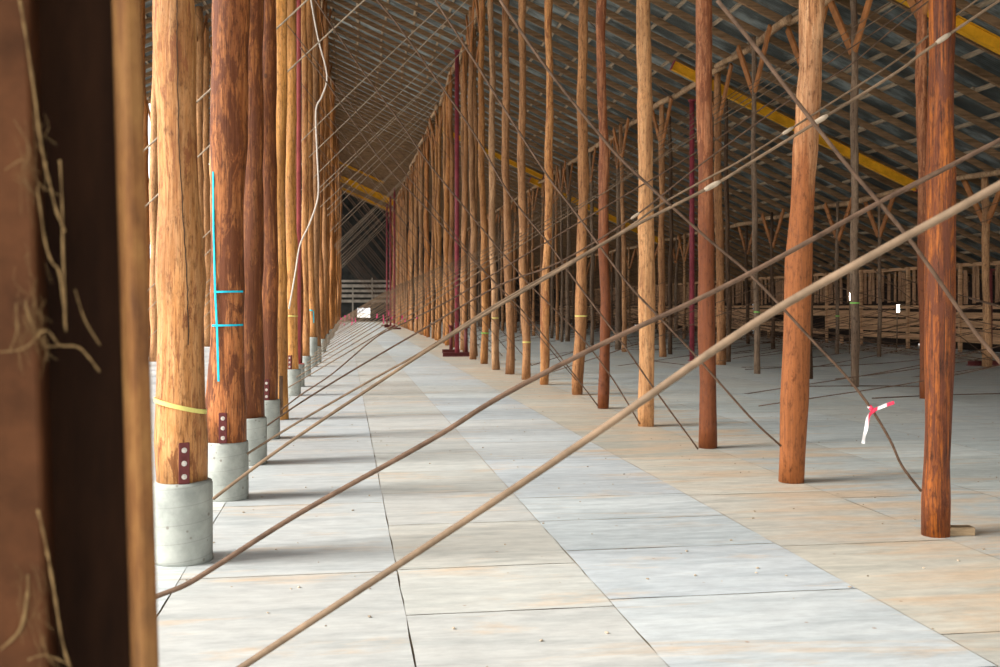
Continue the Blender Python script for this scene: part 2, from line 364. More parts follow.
for i, (px, py, pt, dm, mt, fh, lb) in enumerate(LR):
    fr = [0.182,0.176,0.17,0.155,0,0.14,0.13,0.11,0.13][i]
    zc = (EYE*F)/(py-HY)+(fr or dm/2)
    o = pole('timber_pole', px, py, pt, dm, mt, lb, HL, 200+i, zbase=fh+0.002 if fh else 0.0, z=zc, wave=0.008 if i < 2 else 0.016)
    poles_l.append(o)
    p = at_depth(px+(1.5 if i < 2 else 0), HY, zc)
    if fh:
        footing((p.x, p.y, 0), fr, fh, i, FL[i])
        ang = math.atan2(-p.y, -p.x) + (0.10, -0.12, -0.5, -0.05, 0, -0.5, 0, 0, 0)[i]
        if i in (0,1,2,3,5): bolt_plate(o, ang, dm/2*1.05, 0.0, 0.25 if i != 0 else 0.255)
    else:
        ang = math.atan2(-p.y, -p.x); bm = bmesh.new(); r = dm/2*1.03
        d = Vector((math.cos(ang), math.sin(ang), 0)); beam(bm, d*r+Vector((0,0,0.05)), d*r+Vector((0,0,0.62)), 0.05, 0.02, d)
        ob('splice_bar', bm, MT['dark'], o, smooth=False)
# generic far rows : a few masters per row, then copies
def masters(h, n, r, mat, seed, zb=0.0, name='timber_pole'):
    out = []
    for k in range(n):
        rr = r*(0.85+0.3*k/max(1, n-1))
        o = ob(name, shaft_bm((0,0), h-zb, rr, rr*0.8, seed+k, 12, 0.45, 0.03), MT[mat if not isinstance(mat, list) else mat[k % len(mat)]])
        for s in (-1, 1):
            bm = bmesh.new(); beam(bm, (0, s*rr*0.7, h-zb-1.3), (0, s*(rr+0.9), h-zb), 0.16, 0.045, Vector((1,0,0)))
            ob('knee_brace', bm, MT['brace'], o, smooth=False)
        out.append(o)
    return out
def row(X, z_from, z_to, ms, label, group, zb=0.0, step=BAY, skip=0.0, jx=0.08, foot=None, dx_at=None):
    used = set(); z = z_from; n = 0; Y = (z_from-X*ST)/CT
    while True:
        zc = X*ST+Y*CT
        if zc > z_to: break
        if R.random() >= skip:
            k = R.randrange(len(ms)); x = X+R.uniform(-jx, jx); y = Y+R.uniform(-0.06, 0.06); fl = R.uniform(-0.25, 0.25)
            if k not in used:
                used.add(k); o = ms[k]; o.location = (x, y, zb); o.rotation_euler = (R.uniform(-.006,.006), R.uniform(-.008,.008), fl)
            else: o = copy_tree(ms[k], (x, y, zb), fl, (R.uniform(-.006,.006), R.uniform(-.008,.008)))
            tag(o, label, 'pole', group)
            if foot:
                f = foot.copy(); C.objects.link(f); f.location = (x, y, 0)
            n += 1
        Y += step
    for k, o in enumerate(ms):
        if k not in used:
            for ch in list(o.children): bpy.data.objects.remove(ch)
            bpy.data.objects.remove(o)
row(3.98, 33.7, 103.5, masters(HA, 6, 0.10, ['far','far','farL'], 300), 'far tan pole in the crowded right side of the aisle toward the end wall', 'distant poles along the right of the aisle')
fm = footing((0,0,0), 0.13, 0.46, 50, 'small far concrete footing in the line along the left of the aisle', 'distant footings along the left of the aisle', 16)
fm.location = (XL, (29.7-XL*ST)/CT, 0)
row(XL, 29.7, 103.5, masters(HL, 6, 0.10, ['farL','farL','far'], 320, 0.462), 'far orange-brown pole in the crowd along the left side of the aisle', 'distant poles along the left of the aisle', zb=0.462, foot=fm)
bpy.data.objects.remove(fm)
pole('timber_pole', 147.5, 357, 141, 0.30, 'farL', 'pale orange pole squeezed between the rusty column and the nearest footed pole', HL, 390, rtop=0.7)
row(XL2, 10.35, 95, masters(HL, 6, 0.15, ['far','farL','a4'], 340), 'pale tan pole glimpsed behind the front left-hand row', 'poles of the second row on the left')
row(-9.2, 14, 96, masters(11.1, 4, 0.11, ['far','a4'], 360), 'outermost left pole seen only through slits between nearer poles', 'poles of the outer left row', step=BAY*2)
# row B, measured then generic
B = [(926,399,921,0.21,'a3','dull red pole standing immediately behind the nearest right-hand pole'),
     (855,387,853,0.17,'grey','slender grey pole on the right with green tape low down, in the second row'),
     (810,379,806,0.12,'dark','thin dark pole partly hidden behind the pale salmon leaning pole'),
     (757,374,753,0.14,'grey','thin grey pole with green tape between the two-toned and the salmon poles'),
     (721,365,717,0.24,'far','light tan pole directly right of the two-toned pole'),
     (728.5,362,725,0.14,'dark','almost black pole touching the light tan pole right of the two-toned pole'),
     (663,357,661,0.22,'far','tan pole behind the smooth orange-tan pole, on its right'),
     (670,354.5,669,0.15,'dark','dark slim pole paired with the tan pole right of the smooth orange-tan pole'),
     (624,352,619,0.17,'far','brown pole of the second row between the reddish and the orange-tan poles'),
     (562,342,560,0.13,'grey','grey slender pole seen between the honey and leaning tan poles')]
poles_b = []
for i, (px, py, pt, dm, mt, lb) in enumerate(B):
    poles_b.append(pole('timber_pole', px, py, pt, dm, mt, lb, HB, 400+i, wave=0.02, brace=i not in (5,7), sides=14))
row(XB, 38.5, 103.5, masters(HB, 5, 0.09, ['far','grey','farL'], 420), 'far slim pole of the second row, seen through the right-hand row', 'distant poles of the second right row', skip=0.12)
poles_c = []
Cc = [(987,367,984,0.22,'far','thin tan pole at the right edge beyond the nearest right-hand pole'),
      (879,357,879,0.13,'grey','grey pole far right, between the salmon and the deep red poles'),
      (837,354,840,0.13,'grey','short brown pole with green tape just left of the slender grey pole'),
      (773,349,772,0.14,'dark','dark brown pole of the third row, just left of the salmon pole'),
      (748,344,745,0.15,'dark','dark pole of the third row left of the thin green-taped grey pole'),
      (684,339,686,0.16,'far','leaning thin tan pole left of the distant purple steel post')]
for i, (px, py, pt, dm, mt, lb) in enumerate(Cc):
    zc = EYE*F/(py-HY); pt2 = px
    pc = pole('timber_pole', px, py, px+(pt-px)*1.0, dm, mt, lb, HC+0.1, 450+i, wave=0.02, sides=12); poles_c.append(pc)
row(XC, 53, 103.5, masters(HC+0.1, 4, 0.085, ['far','dark','grey'], 460), 'distant short pole of the third row in the low right bay', 'distant poles of the third right row', skip=0.1)
# --- purple steel props
def prop(px, py, h, r, label, zc=None, foot=True, mat='purple', zb=0.0, fl=0.9, group=None):
    zc = zc or EYE*F/(py-HY)
    p = at_depth(px, HY, zc); e = bpy.data.objects.new('steel_post', None); C.objects.link(e); e.location = (p.x, p.y, zb)
    tag(e, label, 'post', group)
    bm = bmesh.new(); tube(bm, [(0,0,0.1 if foot else 0),(0,0,h*0.5),(0,0,h-0.05)], r, 14); ob('tube', bm, MT[mat], e)
    bm = bmesh.new(); box(bm, (-0.09,-0.09,h-0.05), (0.09,0.09,h)); ob('head_plate', bm, MT[mat], e, smooth=False)
    if foot:
        bm = bmesh.new(); box(bm, (-fl/2,-0.1,0), (fl/2,0.1,0.03)); box(bm, (-fl/2,-0.015,0.03), (fl/2,0.015,0.11)); box(bm, (-fl/2,-0.1,0.11), (fl/2,0.1,0.125))
        ob('base_beam', bm, MT['maroon'], e, smooth=False)
    else:
        bm = bmesh.new(); box(bm, (-0.1,-0.1,0), (0.1,0.1,0.015)); ob('base_plate', bm, MT[mat], e, smooth=False)
    return e
prop(457, 356.5, 9.7, 0.068, 'tall purple steel post with a maroon base beam, left of the brown poles')
prop(451, 353, 0.95, 0.06, 'short maroon jack post standing among the brown poles left of the tall purple post', mat='maroon', fl=0.6)
prop(466, 356, 0.95, 0.055, 'short maroon jack post standing just right of the tall purple post', mat='maroon', fl=0.6)
for k, (px, py) in enumerate(((394.5,329.3),(390.5,327.6),(387,326.2))):
    prop(px, py, 9.7, 0.075, 'far purple steel post clustered with others near the end of the aisle', fl=0.9, group='distant purple posts')
prop(692, 361, 7.6, 0.075, 'purple steel post without a base beam, between the smooth orange-tan and two-toned poles', foot=False)
prop(990.5, 365.5, 2.6, 0.05, 'short maroon prop on a base beam at the right edge', fl=1.3, mat='maroon')
prop(298.8, 384.5, 11.7, 0.042, 'red steel post among the left-aisle poles, beside the slim honey pole', foot=False, zc=20.35, zb=0.475, mat='red')
# --- footing pedestal / offcut
q = at_depth(959, 538, 7.35); bm = bmesh.new(); box(bm, (-0.095,-0.045,0), (0.095,0.045,0.058)); bmesh.ops.bevel(bm, geom=bm.edges[:], offset=0.004, segments=1, affect='EDGES')
o = ob('timber_block', bm, MT['block'], None, (q.x, q.y, 0.0), smooth=False); o.rotation_euler = (0,0,-0.12)
tag(o, 'small pale timber block lying beside the foot of the deep red-brown pole', 'block')
# ---------------------------------------------------------------- floor
def floor():
    bm = bmesh.new(); col = bm.loops.layers.color.new('tint'); rng = random.Random(11)
    edges = [-16.0,-14.2,-12.4,-10.6,-8.8,-7.2,-5.6,-4.0,-2.5,-1.05,0.22,1.33,2.78,4.0,5.3,6.9,8.5,10.1,11.7,13.3,14.9,16.5,18.1,19.6,22.6]
    def sk(x, y): return x+0.0045*(20-y)   # hand-set formwork drifts a little
    v = [bm.verts.new(p) for p in ((-17,-13,-0.012),(23.4,-13,-0.012),(23.4,106,-0.012),(-17,106,-0.012))]
    f = bm.faces.new(v); f.material_index = 1
    for l in f.loops: l[col] = (0.3,0.22,0.15,1)
    pal = [(0.76,0.785,0.785),(0.77,0.79,0.79),(0.78,0.79,0.775),(0.70,0.74,0.76),(0.78,0.76,0.715),(0.81,0.82,0.80)]
    g = 0.003
    strip = {9:(0.73,0.74,0.735), 10:(0.73,0.725,0.695), 11:(0.74,0.76,0.76), 12:(0.76,0.73,0.66), 13:(0.75,0.765,0.74)}
    for si, (x0, x1) in enumerate(zip(edges, edges[1:])):
        home = strip.get(si, (0.78,0.80,0.78) if x0 > 4 else (0.80,0.81,0.80))
        y = -13+rng.uniform(0, 1)
        ys = [-13]
        while y < 106:
            ys.append(y); y += rng.choice((0.95,1.15,1.3,1.9,2.24))
        ys.append(106)
        last = None
        for a, b_ in zip(ys, ys[1:]):
            c = rng.choice(pal); c = tuple(0.72*h_+0.28*q_ for h_, q_ in zip(home, c)); k_ = rng.uniform(0.95, 1.03); c = tuple(min(0.86, k_*q_) for q_ in c); tw = 0.045*(x1-x0)
            P = [(sk(x0,a)+g, a+g*2), (sk(x1,a)-g, a+g*2+tw*0.3), (sk(x1,b_)-g, b_-g*2+tw*0.3), (sk(x0,b_)+g, b_-g*2)]
            ring = []
            for (xa, ya), (xb, yb) in zip(P, P[1:]+P[:1]):      # chipped, slightly wavy edges
                kk = 7 if a < 16 else 1
                for q_ in range(kk):
                    t = q_/kk; wv = 0 if q_ == 0 else 1
                    ring.append(bm.verts.new((xa+(xb-xa)*t+wv*rng.uniform(-0.004, 0.004), ya+(yb-ya)*t+wv*rng.uniform(-0.004, 0.004), 0)))
            f = bm.faces.new(ring)
            for l in f.loops: l[col] = (*c, 1)
    o = ob('floor', bm, None, None, smooth=False, mats=[MT['floor'], MT['joint']])
    return struct(o, 'pale grey concrete slab floor with dirty joints and tan stains', 'floor')
floor()
bm = bmesh.new(); v = [bm.verts.new(p) for p in ((-150,-120,-0.06),(150,-120,-0.06),(150,260,-0.06),(-150,260,-0.06))]; bm.faces.new(v)
struct(ob('ground', bm, MT['ground'], smooth=False), 'pale ground outside the shed', 'ground')
rng = random.Random(5); bm = bmesh.new()
for k in range(420):
    y = rng.uniform(4, 26); x = rng.uniform(-1, 9); s = rng.uniform(0.003, 0.009)
    bmesh.ops.create_icosphere(bm, subdivisions=1, radius=s, matrix=Matrix.Translation((x, y, s*0.6)) @ Matrix.Rotation(rng.random()*3, 4, 'Z') @ Matrix.Diagonal((1.5,1,0.7,1)))
tag(ob('floor_grit', bm, MT['joint'], smooth=False), 'brown crumbs and grit scattered over the concrete slabs', 'grit', kind='stuff')
# ---------------------------------------------------------------- roof
def sheet(x0, x1, name):
    bm = bmesh.new(); dy = 0.0254; n = int((107+12)/dy); prev = None; amp = 0.011
    for i in range(n+1):
        y = -12+i*dy; z = amp*math.cos(i*PI/1.5)
        a = bm.verts.new((x0, y, roof_z(x0)+0.285+z)); b_ = bm.verts.new((x1, y, roof_z(x1)+0.285+z))
        if prev: bm.faces.new((prev[0], prev[1], b_, a))
        prev = (a, b_)
    return bm
o = struct(ob('ceiling', sheet(RIDGE, 22.3, ''), MT['sheet'], smooth=False), 'grey-blue corrugated iron roof sheeting above the right bays', 'roof')
o = struct(ob('ceiling', sheet(RIDGE, -9.6, ''), MT['sheet'], smooth=False), 'corrugated iron roof sheeting over the left bays', 'roof')
# rafters
def rafter_bm(x0, x1, rng):
    bm = bmesh.new(); w = rng.uniform(0.05, 0.08); n = 6; P = []
    pts = [(x0+(x1-x0)*i/n, rng.uniform(-0.02, 0.02), roof_z(x0+(x1-x0)*i/n)+0.075+rng.uniform(-0.012, 0.012)) for i in range(n+1)]
    rings = []
    for i, p in enumerate(pts):
        h = 0.18
        rings.append([bm.verts.new((p[0], p[1]+a*w/2, p[2]+b_*h/2)) for a, b_ in ((-1,-1),(1,-1),(1,1),(-1,1))])
    for a, b_ in zip(rings, rings[1:]):
        for k in range(4): bm.faces.new((a[k], a[(k+1)%4], b_[(k+1)%4], b_[k]))
    bm.faces.new(rings[0]); bm.faces.new(list(reversed(rings[-1]))); return bm
rr = [ob('roof_rafter', rafter_bm(RIDGE, 22.2, random.Random(k)), MT['rafter'], smooth=False) for k in range(5)]
rl = [ob('roof_rafter', rafter_bm(RIDGE, -9.5, random.Random(k+9)), MT['rafter'], smooth=False) for k in range(3)]
ye = {}
def put(ms, ys, label, group):
    seen = set()
    for y in ys:
        k = R.randrange(len(ms))
        if k in seen: o = ms[k].copy(); C.objects.link(o)
        else: o = ms[k]; seen.add(k)
        o.location = (0, y, 0); tag(o, label, 'rafter', group)
    for k, m in enumerate(ms):
        if k not in seen: bpy.data.objects.remove(m)
put(rr, [-10.6+1.12*i+R.uniform(-0.08,0.08) for i in range(103)], 'dark brown rafter sloping down to the right under the iron roof', 'rafters of the right roof slope')
put(rl, [-10+1.12*i for i in range(102)], 'brown rafters sloping down to the left behind the left-hand poles', 'rafters of the left roof slope')
# battens (with lapped lengths)
def batten_bm(rng):
    bm = bmesh.new(); y = -1.5+rng.uniform(0, 3); a = -11.9; side = 1
    while a < 104.5:
        b_ = min(104.8, a+rng.uniform(3.5, 5.5)); z = rng.uniform(-0.01, 0.01)
        box(bm, (side*0.03-0.035, a-0.12, -0.04+z), (side*0.03+0.035, b_+0.12, 0.04+z)); a = b_; side = -side
    return bm
bt = [ob('roof_batten', batten_bm(random.Random(k+77)), MT['batten'], smooth=False) for k in range(4)]
seen = set(); i = 0; x = -9.4
while x < 22.2:
    k = i % 4
    if k in seen: o = bt[k].copy(); C.objects.link(o)
    else: o = bt[k]; seen.add(k)
    o.location = (x, R.uniform(-0.1,0.1) if k in seen else 0, roof_z(x)+0.195+0.028); o.rotation_euler = (0, math.atan(M) if x > RIDGE else -math.atan(M), 0)
    tag(o, 'light timber battens running lengthwise between rafters and iron', 'batten', 'battens under the roof iron')
    x += 0.97; i += 1
# log plates on the pole rows
def log_bm(seed, ln=4.7, r=0.085):
    rng = random.Random(seed); bm = bmesh.new(); n = 12; a = rng.random()*6
    pts = [(0.04*math.sin(i*0.6+a), ln*i/n, 0.03*math.sin(i*0.5+a*2)) for i in range(n+1)]
    tube(bm, pts, [r*(1.08-0.25*i/n)*(1+0.05*math.sin(i*1.9+a)) for i in range(n+1)], 12, 0.06, rng); return bm
for X, H, y_from, lb, gp in ((XA, HA, 2.2, 'round log plates carried on top of the right aisle row', 'log plates on the right aisle row'),
                     (XB, HB, 4.4, 'round log plates crossing the top right on the second row', 'log plates on the second right row'),
                     (XC, HC, 8.9, 'round log plates carried by the low third row', 'log plates on the third right row'),
                     (XL, HL, 2.2, 'round log plates on top of the left aisle row', 'log plates on the left aisle row')):
    ms = [ob('log_plate', log_bm(hash((k, int(X*10))) % 1000+k), MT['plate']) for k in range(3)]
    y = y_from; n = 0
    while y < 102:
        if n < 3: o = ms[n]
        else: o = ms[n % 3].copy(); C.objects.link(o)
        o.location = (X+(0.04 if n % 2 else -0.04), y-0.1, roof_z(X)-0.115); tag(o, lb, 'beam', gp); y += 2*BAY; n += 1
# yellow steel beams set in place of rafters
def ibeam(p, q, d, w, label):
    e = bpy.data.objects.new('steel_beam', None); C.objects.link(e); p, q = Vector(p), Vector(q); e.location = p; tag(e, label, 'beam')
    v = q-p; up = Vector((0,0,1)); s = v.normalized().cross(up).normalized(); u = s.cross(v.normalized())
    bm = bmesh.new(); beam(bm, (0,0,0), v, 0.012, d); ob('web', bm, MT['yellow'], e, smooth=False)
    for k in (-1, 1):
        bm = bmesh.new(); beam(bm, u*k*d/2, v+u*k*d/2, w, 0.016); ob('flange', bm, MT['yellow'], e, smooth=False)
    for c in (0.0, 1.0):
        bm = bmesh.new(); cc = v*c; beam(bm, cc-v.normalized()*0.01, cc+v.normalized()*0.01, w*1.3, d*1.2); ob('end_plate', bm, MT['purple'], e, smooth=False)
def ybeam(x0, x1, Y, off, label, d=0.24): ibeam((x0, Y, roof_z(x0)-off), (x1, Y, roof_z(x1)-off), d, 0.13, label)
ybeam(8.9, 16.2, 28.3, 0.16, 'yellow steel beam under the roof behind the salmon and grey poles')
ybeam(9.8, 16.2, 18.9, 0.16, 'yellow steel beam crossing the top right corner')
ybeam(9.2, 16.2, 53.5, 0.2, 'yellow steel beam seen small behind the honey poles, upper middle', 0.26)
ybeam(4.3, 9.5, 51.5, 0.2, 'small yellow beam glimpsed behind the tops of the right aisle row', 0.2)
ybeam(-0.9, 3.8, 91, 0.3, 'thick yellow steel beam spanning the aisle near its far end', 0.5)
ybeam(-0.9, 2.6, 82, 0.15, 'thin upper yellow beam spanning the far aisle', 0.14)
ybeam(-0.9, 3.7, 98.5, 0.3, 'lowest faint yellow beam spanning the far aisle', 0.2)
# ---------------------------------------------------------------- walls
bm = bmesh.new()
# end wall with a door opening of daylight, slats low down
op = [at_depth(356.5, 0, FAR/CT), at_depth(370.5, 0, FAR/CT)]; ox0, ox1 = op[0].x+0.05, op[1].x-0.05; oz0, oz1 = 0.45, 1.4
YE = 105.0; T = 0.06
def top(x): return roof_z(x)+0.25
def wallpoly(x0, x1, z0, zt=None, mi=0):
    a = [(x0, z0), (x1, z0), (x1, zt if zt else top(x1)), (x0, zt if zt else top(x0))]
    fr = [bm.verts.new((x, YE, z)) for x, z in a]; bk = [bm.verts.new((x, YE+T, z)) for x, z in a]
    bm.faces.new(fr).material_index = mi; bm.faces.new(list(reversed(bk))).material_index = mi
    for k in range(4): bm.faces.new((fr[k], bk[k], bk[(k+1)%4], fr[(k+1)%4])).material_index = mi
wallpoly(-9.6, RIDGE, 0); wallpoly(RIDGE, ox0, 0); wallpoly(ox1, 22.2, 0); wallpoly(ox0, ox1, 0, oz0); wallpoly(ox0, ox1, oz1)
struct(ob('wall_back', bm, None, smooth=False, mats=[MT['endsheet']]), 'dark far end wall with a small bright opening', 'wall')
bm = bmesh.new(); z = 1.95
for k, hh in enumerate((0.28,0.3,0.25,0.3,0.22)):
    box(bm, (-1.2, YE-0.1, z), (5.2, YE-0.02, z+hh)); z += hh+0.22
box(bm, (0.2, YE-0.14, 0), (0.34, YE-0.1, 3.4)); box(bm, (2.1, YE-0.14, 1.8), (2.24, YE-0.1, 4.4))
struct(ob('trim_1', bm, MT['endslat'], smooth=False), 'pale horizontal boards on the far end wall', 'boards')
bm = bmesh.new(); box(bm, (-0.6, 103.4, 0), (4.0, 103.7, 0.12)); struct(ob('trim_2', bm, MT['endslat'], smooth=False), 'pale sill across the far end of the aisle', 'sill')
# right wall: palings over boards
rng = random.Random(21); bm = bmesh.new(); y = 12.0; hw = roof_z(XW)+0.05
while y < 104:
    w = rng.uniform(0.14, 0.24); z1 = hw+rng.uniform(-0.25, 0.0)
    if rng.random() > 0.06: box(bm, (XW, y, 1.75+rng.uniform(-0.1,0.05)), (XW+0.03, y+w, z1))
    y += w+rng.choice((0.05, 0.1, 0.18, 0.3))
struct(ob('wall_right', bm, MT['paling'], smooth=False), 'brown upright palings along the low right side', 'wall')
bm = bmesh.new(); y = 12.0
while y < 104:
    ln = rng.uniform(2.5, 4.5); z = 0.35
    for hh in (0.27, 0.25, 0.3, 0.27):
        if rng.random() > 0.1: box(bm, (XW-0.07+rng.uniform(-0.01,0.01), y, z), (XW-0.03, y+ln-0.02, z+hh-rng.choice((0.01,0.02,0.06))))
        z += hh
    box(bm, (XW-0.12, y-0.06, 0), (XW-0.02, y+0.06, hw)); y += ln
    if rng.random() > 0.3: box(bm, (XW-0.05, y-1.5, 0.0), (XW-0.02, y-1.2, 0.36))
box(bm, (XW-0.14, 12, 1.5), (XW-0.03, 104, 1.62)); box(bm, (XW-0.02, 12, hw-0.12), (XW+0.1, 104, hw))
struct(ob('wall_right', bm, MT['board'], smooth=False), 'brown horizontal boards and rail below the palings', 'wall')
bm = bmesh.new(); y = 8.0                 # backing added some way behind to keep the paling gaps dark, with openings
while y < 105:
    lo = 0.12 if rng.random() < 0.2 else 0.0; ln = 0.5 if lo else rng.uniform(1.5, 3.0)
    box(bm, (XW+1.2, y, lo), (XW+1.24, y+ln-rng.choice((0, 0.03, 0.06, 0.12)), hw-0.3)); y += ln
struct(ob('wall_right_backing', bm, MT['boarddark'], smooth=False), 'dark backing added behind the palings to darken their gaps', 'wall')
# bright small work lights hanging in the right bay
def lamp(px, py, zc, w, h, label):
    p = at_depth(px, py, zc); e = bpy.data.objects.new('work_light', None); C.objects.link(e); e.location = p; tag(e, label, 'lamp')
    bm = bmesh.new(); box(bm, (-w/2-0.02, 0.0, -h/2-0.02), (w/2+0.02, 0.06, h/2+0.02)); ob('housing', bm, MT['grey'], e, smooth=False)
    bm = bmesh.new(); box(bm, (-w/2, -0.02, -h/2), (w/2, 0.0, h/2)); ob('diffuser', bm, MT['lamp'], e, smooth=False)
    bm = bmesh.new(); tube(bm, [(0,0.05,-h/2), (0.0,0.08,-p.z)], 0.02, 8); ob('stand', bm, MT['grey'], e)
lamp(898, 308.5, 36, 0.085, 0.25, 'small upright work light glowing white, right of the salmon pole')
lamp(850.5, 296.5, 35, 0.07, 0.24, 'bluish-white work light half hidden by the slender grey pole')
# ---------------------------------------------------------------- brace rods
ROD = 0.0095
def rod(pts, label, group=None, r=ROD, mat='rod', knots=(), name='tie_rod'):
    P = smooth_path(pts, 5); bm = bmesh.new(); o0 = P[0].copy()
    tube(bm, [p-o0 for p in P], r, 8, 0.05, R)
    o = ob(name, bm, MT[mat], None, o0); tag(o, label, 'rod', group)
    for k in knots:
        k = Vector(k); i = min(range(len(P)-1), key=lambda j: (P[j]-k).length); d = (P[i+1]-P[i]).normalized(); c = P[i]-o0
        bm = bmesh.new(); tube(bm, [c-d*0.06, c-d*0.03, c+d*0.03, c+d*0.06], [r*1.1, r*1.7, r*1.7, r*1.1], 10); ob('coupling', bm, MT['rod_pale'], o)
    return o
def bayY(n): return Y0+BAY*n
def ext(p, q, X):
    t = (X-q.x)/(q.x-p.x); return q+(q-p)*t
def trace(Y, px, label, X0=None, Z0=None, X1=None, **k):
    P = [in_bay(x, y, Y) for x, y in px]; kn = [in_bay(x, y, Y) for x, y in k.pop('kn', ())]
    if X0 is not None: P = [Vector((X0, Y, Z0))]+P
    if X1 is not None:
        e = ext(P[-3], P[-1], X1); e.z = min(e.z, roof_z(X1)-0.1); P = P+[e]
    return rod(P, label, knots=kn, **k)
# footings -> up right
P = [at_depth(242,667,3.4), at_depth(300,629,3.33), at_depth(430,544,3.2), at_depth(586,440,3.05), at_depth(750,326,2.85), at_depth(880,251,2.72), at_depth(1000,185,2.6)]
P = [P[0]+(P[0]-P[1])*3.2]+P+[P[-1]+(P[-1]-P[-3])*1.2]
rod(P, 'thickest foreground rusty rod, sweeping from bottom left to the right edge', mat='rod_mid', r=0.0112)
trace(bayY(-1), [(160,595),(183,586),(207,572),(300,513),(431,440),(500,397),(600,345),(737,280),(880,202),(962,160),(1000,140)], 'second foreground rod, bending upward left of the floor centre to the right edge', X0=-0.95, Z0=0.36, X1=9.4, r=0.0112)
trace(bayY(0), [(213,499),(255,467),(300,435),(390,375),(425,352),(500,305),(560,270),(625,231),(712,186),(750,163),(820,120),(900,70),(1000,0)], 'pale rod with couplings rising from the nearest concrete footing', X1=9.4, kn=[(712,186),(820,120),(955,30)], r=0.0105, mat='rod_mid')
trace(bayY(1), [(247,454),(300,421),(375,378),(425,350),(500,302),(615,236),(660,205),(712,176),(745,158),(820,110),(900,58),(977,0)], 'pale rod rising from the second concrete footing, close above its twin', X1=9.4, mat='rod_mid', kn=[(791,131)])
trace(bayY(2), [(265,427),(300,403),(350,372),(420,331),(500,285),(560,262),(635,216),(700,165),(790,100),(850,65),(930,0)], 'rod rising from the third concrete footing', X1=9.3, kn=[(635,214)])
trace(bayY(3), [(277,413),(302,394),(332,374),(375,338),(400,325),(450,300),(500,270),(600,210),(700,150),(800,82),(900,15)], 'rod with a kink rising from the fourth footing', X1=9.3)
# down right to the feet of the right row
trace(bayY(-1), [(717,0),(750,40),(795,99),(847,165),(910,240),(970,325),(1000,362),(1090,470)], 'dark rod crossing the top right from upper middle down to the right edge', X1=3.85)
T1 = [(500,0),(535,52),(565,92),(600,135),(627,165),(700,232),(745,270),(775,300),(812,340),(845,375),(870,407),(890,440),(902,466),(921,491)]
trace(bayY(0), T1, 'long rod falling to the nearest right-hand pole, red and white tape tied on')
trace(bayY(1), [(435,0),(475,62),(500,102),(547,175),(575,212),(625,280),(660,318),(695,355),(750,417),(781,446)], 'rod falling to the foot of the salmon leaning pole')
trace(bayY(2), [(377,0),(400,28),(435,77),(475,135),(510,195),(550,245),(577,283),(620,340),(655,390),(698,449)], 'rod falling to the foot of the two-toned pole')
trace(bayY(3), [(315,0),(355,60),(400,122),(430,165),(475,220),(510,262),(532,287),(575,330),(610,375),(640,424)], 'rod falling to the foot of the straight smooth orange-tan pole')
trace(bayY(4), [(300,47),(325,80),(357,127),(385,165),(430,212),(475,262),(520,308),(555,350),(598,406)], 'rod falling to the foot of the slim reddish-brown pole')
# generic families, same section planes
def family(n0, n1, p, q, sag, label, group, skip=0.0, mat='rod', nv=5, jit=0.12, r=ROD):
    ms = []
    for k in range(nv):
        rg = random.Random(k*7+int(p[0]*10)); a = Vector((p[0], 0, p[1])); b_ = Vector((q[0], 0, q[1]+rg.uniform(-0.5, 0.0))); n = 12; pts = []
        kk = rg.uniform(0.5, 1.3); bend = rg.uniform(-0.03, 0.03)
        for i in range(n+1):
            t = i/n; c = a.lerp(b_, t); c.z -= sag*kk*4*t*(1-t); c.y += bend*math.sin(t*PI); c.z += 0.03*math.sin(t*9+kk*5)*math.sin(t*PI)
            pts.append(c)
        pts[0].z = a.z
        bm = bmesh.new(); tube(bm, pts, r, 6); ms.append(ob('tie_rod', bm, MT[mat]))
    seen = set()
    for n in range(n0, n1):
        if R.random() < skip: continue
        k = R.randrange(nv)
        if k in seen: o = ms[k].copy(); C.objects.link(o)
        else: o = ms[k]; seen.add(k)
        o.location = (0, bayY(n)+0.16+R.uniform(-jit, jit), 0); tag(o, label, 'rod', group)
    for k, m in enumerate(ms):
        if k not in seen: bpy.data.objects.remove(m)
family(4, 43, (XL+0.1, 0.4), (XB, 7.4), 0.12, 'thin far rods fanning up rightward from the left-hand footings', 'rods rising right across the aisle', skip=0.0, r=0.009, mat='rod_mid')
family(5, 43, (XA, 0.3), (XL2, 12.6), 0.25, 'thin far rods dropping rightward to the feet of the right aisle row', 'rods dropping right across the aisle', skip=0.25, r=0.0085)
family(3, 43, (XL2, 0.5), (XA, 10.3), 0.1, 'steep rods climbing rightward from behind the left-hand row to the log plate', 'steep rods climbing right', mat='rod_pale', skip=0.38, r=0.0115)
family(13, 40, (XB, 0.3), (XL, 12.4), 0.25, 'rods dropping rightward to the feet of the second right row', 'rods dropping to the second row', skip=0.55)
family(6, 36, (XA, 0.3), (XC, 4.9), 0.1, 'shallow rods rising rightward from the right aisle row', 'shallow rods rising to the third row', skip=0.25)
family(8, 36, (XC, 0.2), (XA, 10.2), 0.3, 'rods falling rightward toward the third row in the low bays', 'rods falling to the third row', skip=0.3)
family(6, 30, (XB, 0.12), (XW-0.2, 2.6), 0.25, 'low slack rods between the second row and the paling wall', 'low rods in the right bays', skip=0.1)
family(8, 32, (XC+1.5, 0.03), (XB, 1.5), 0.15, 'low dark rods lying near the floor in the right bays', 'low rods near the floor', skip=0.1)
family(4, 34, (XW-0.2, 0.06), (XB, 2.2), 0.3, 'slack dark rod drooping leftward from the third row toward the second row', 'slack rods in the right bays', skip=0.1, jit=0.5)
family(4, 30, (XW-0.3, 1.3), (XB, 0.1), 0.35, 'sagging dark rod running from the second row feet out to the paling wall', 'sagging rods in the right bays', skip=0.1, jit=0.6)
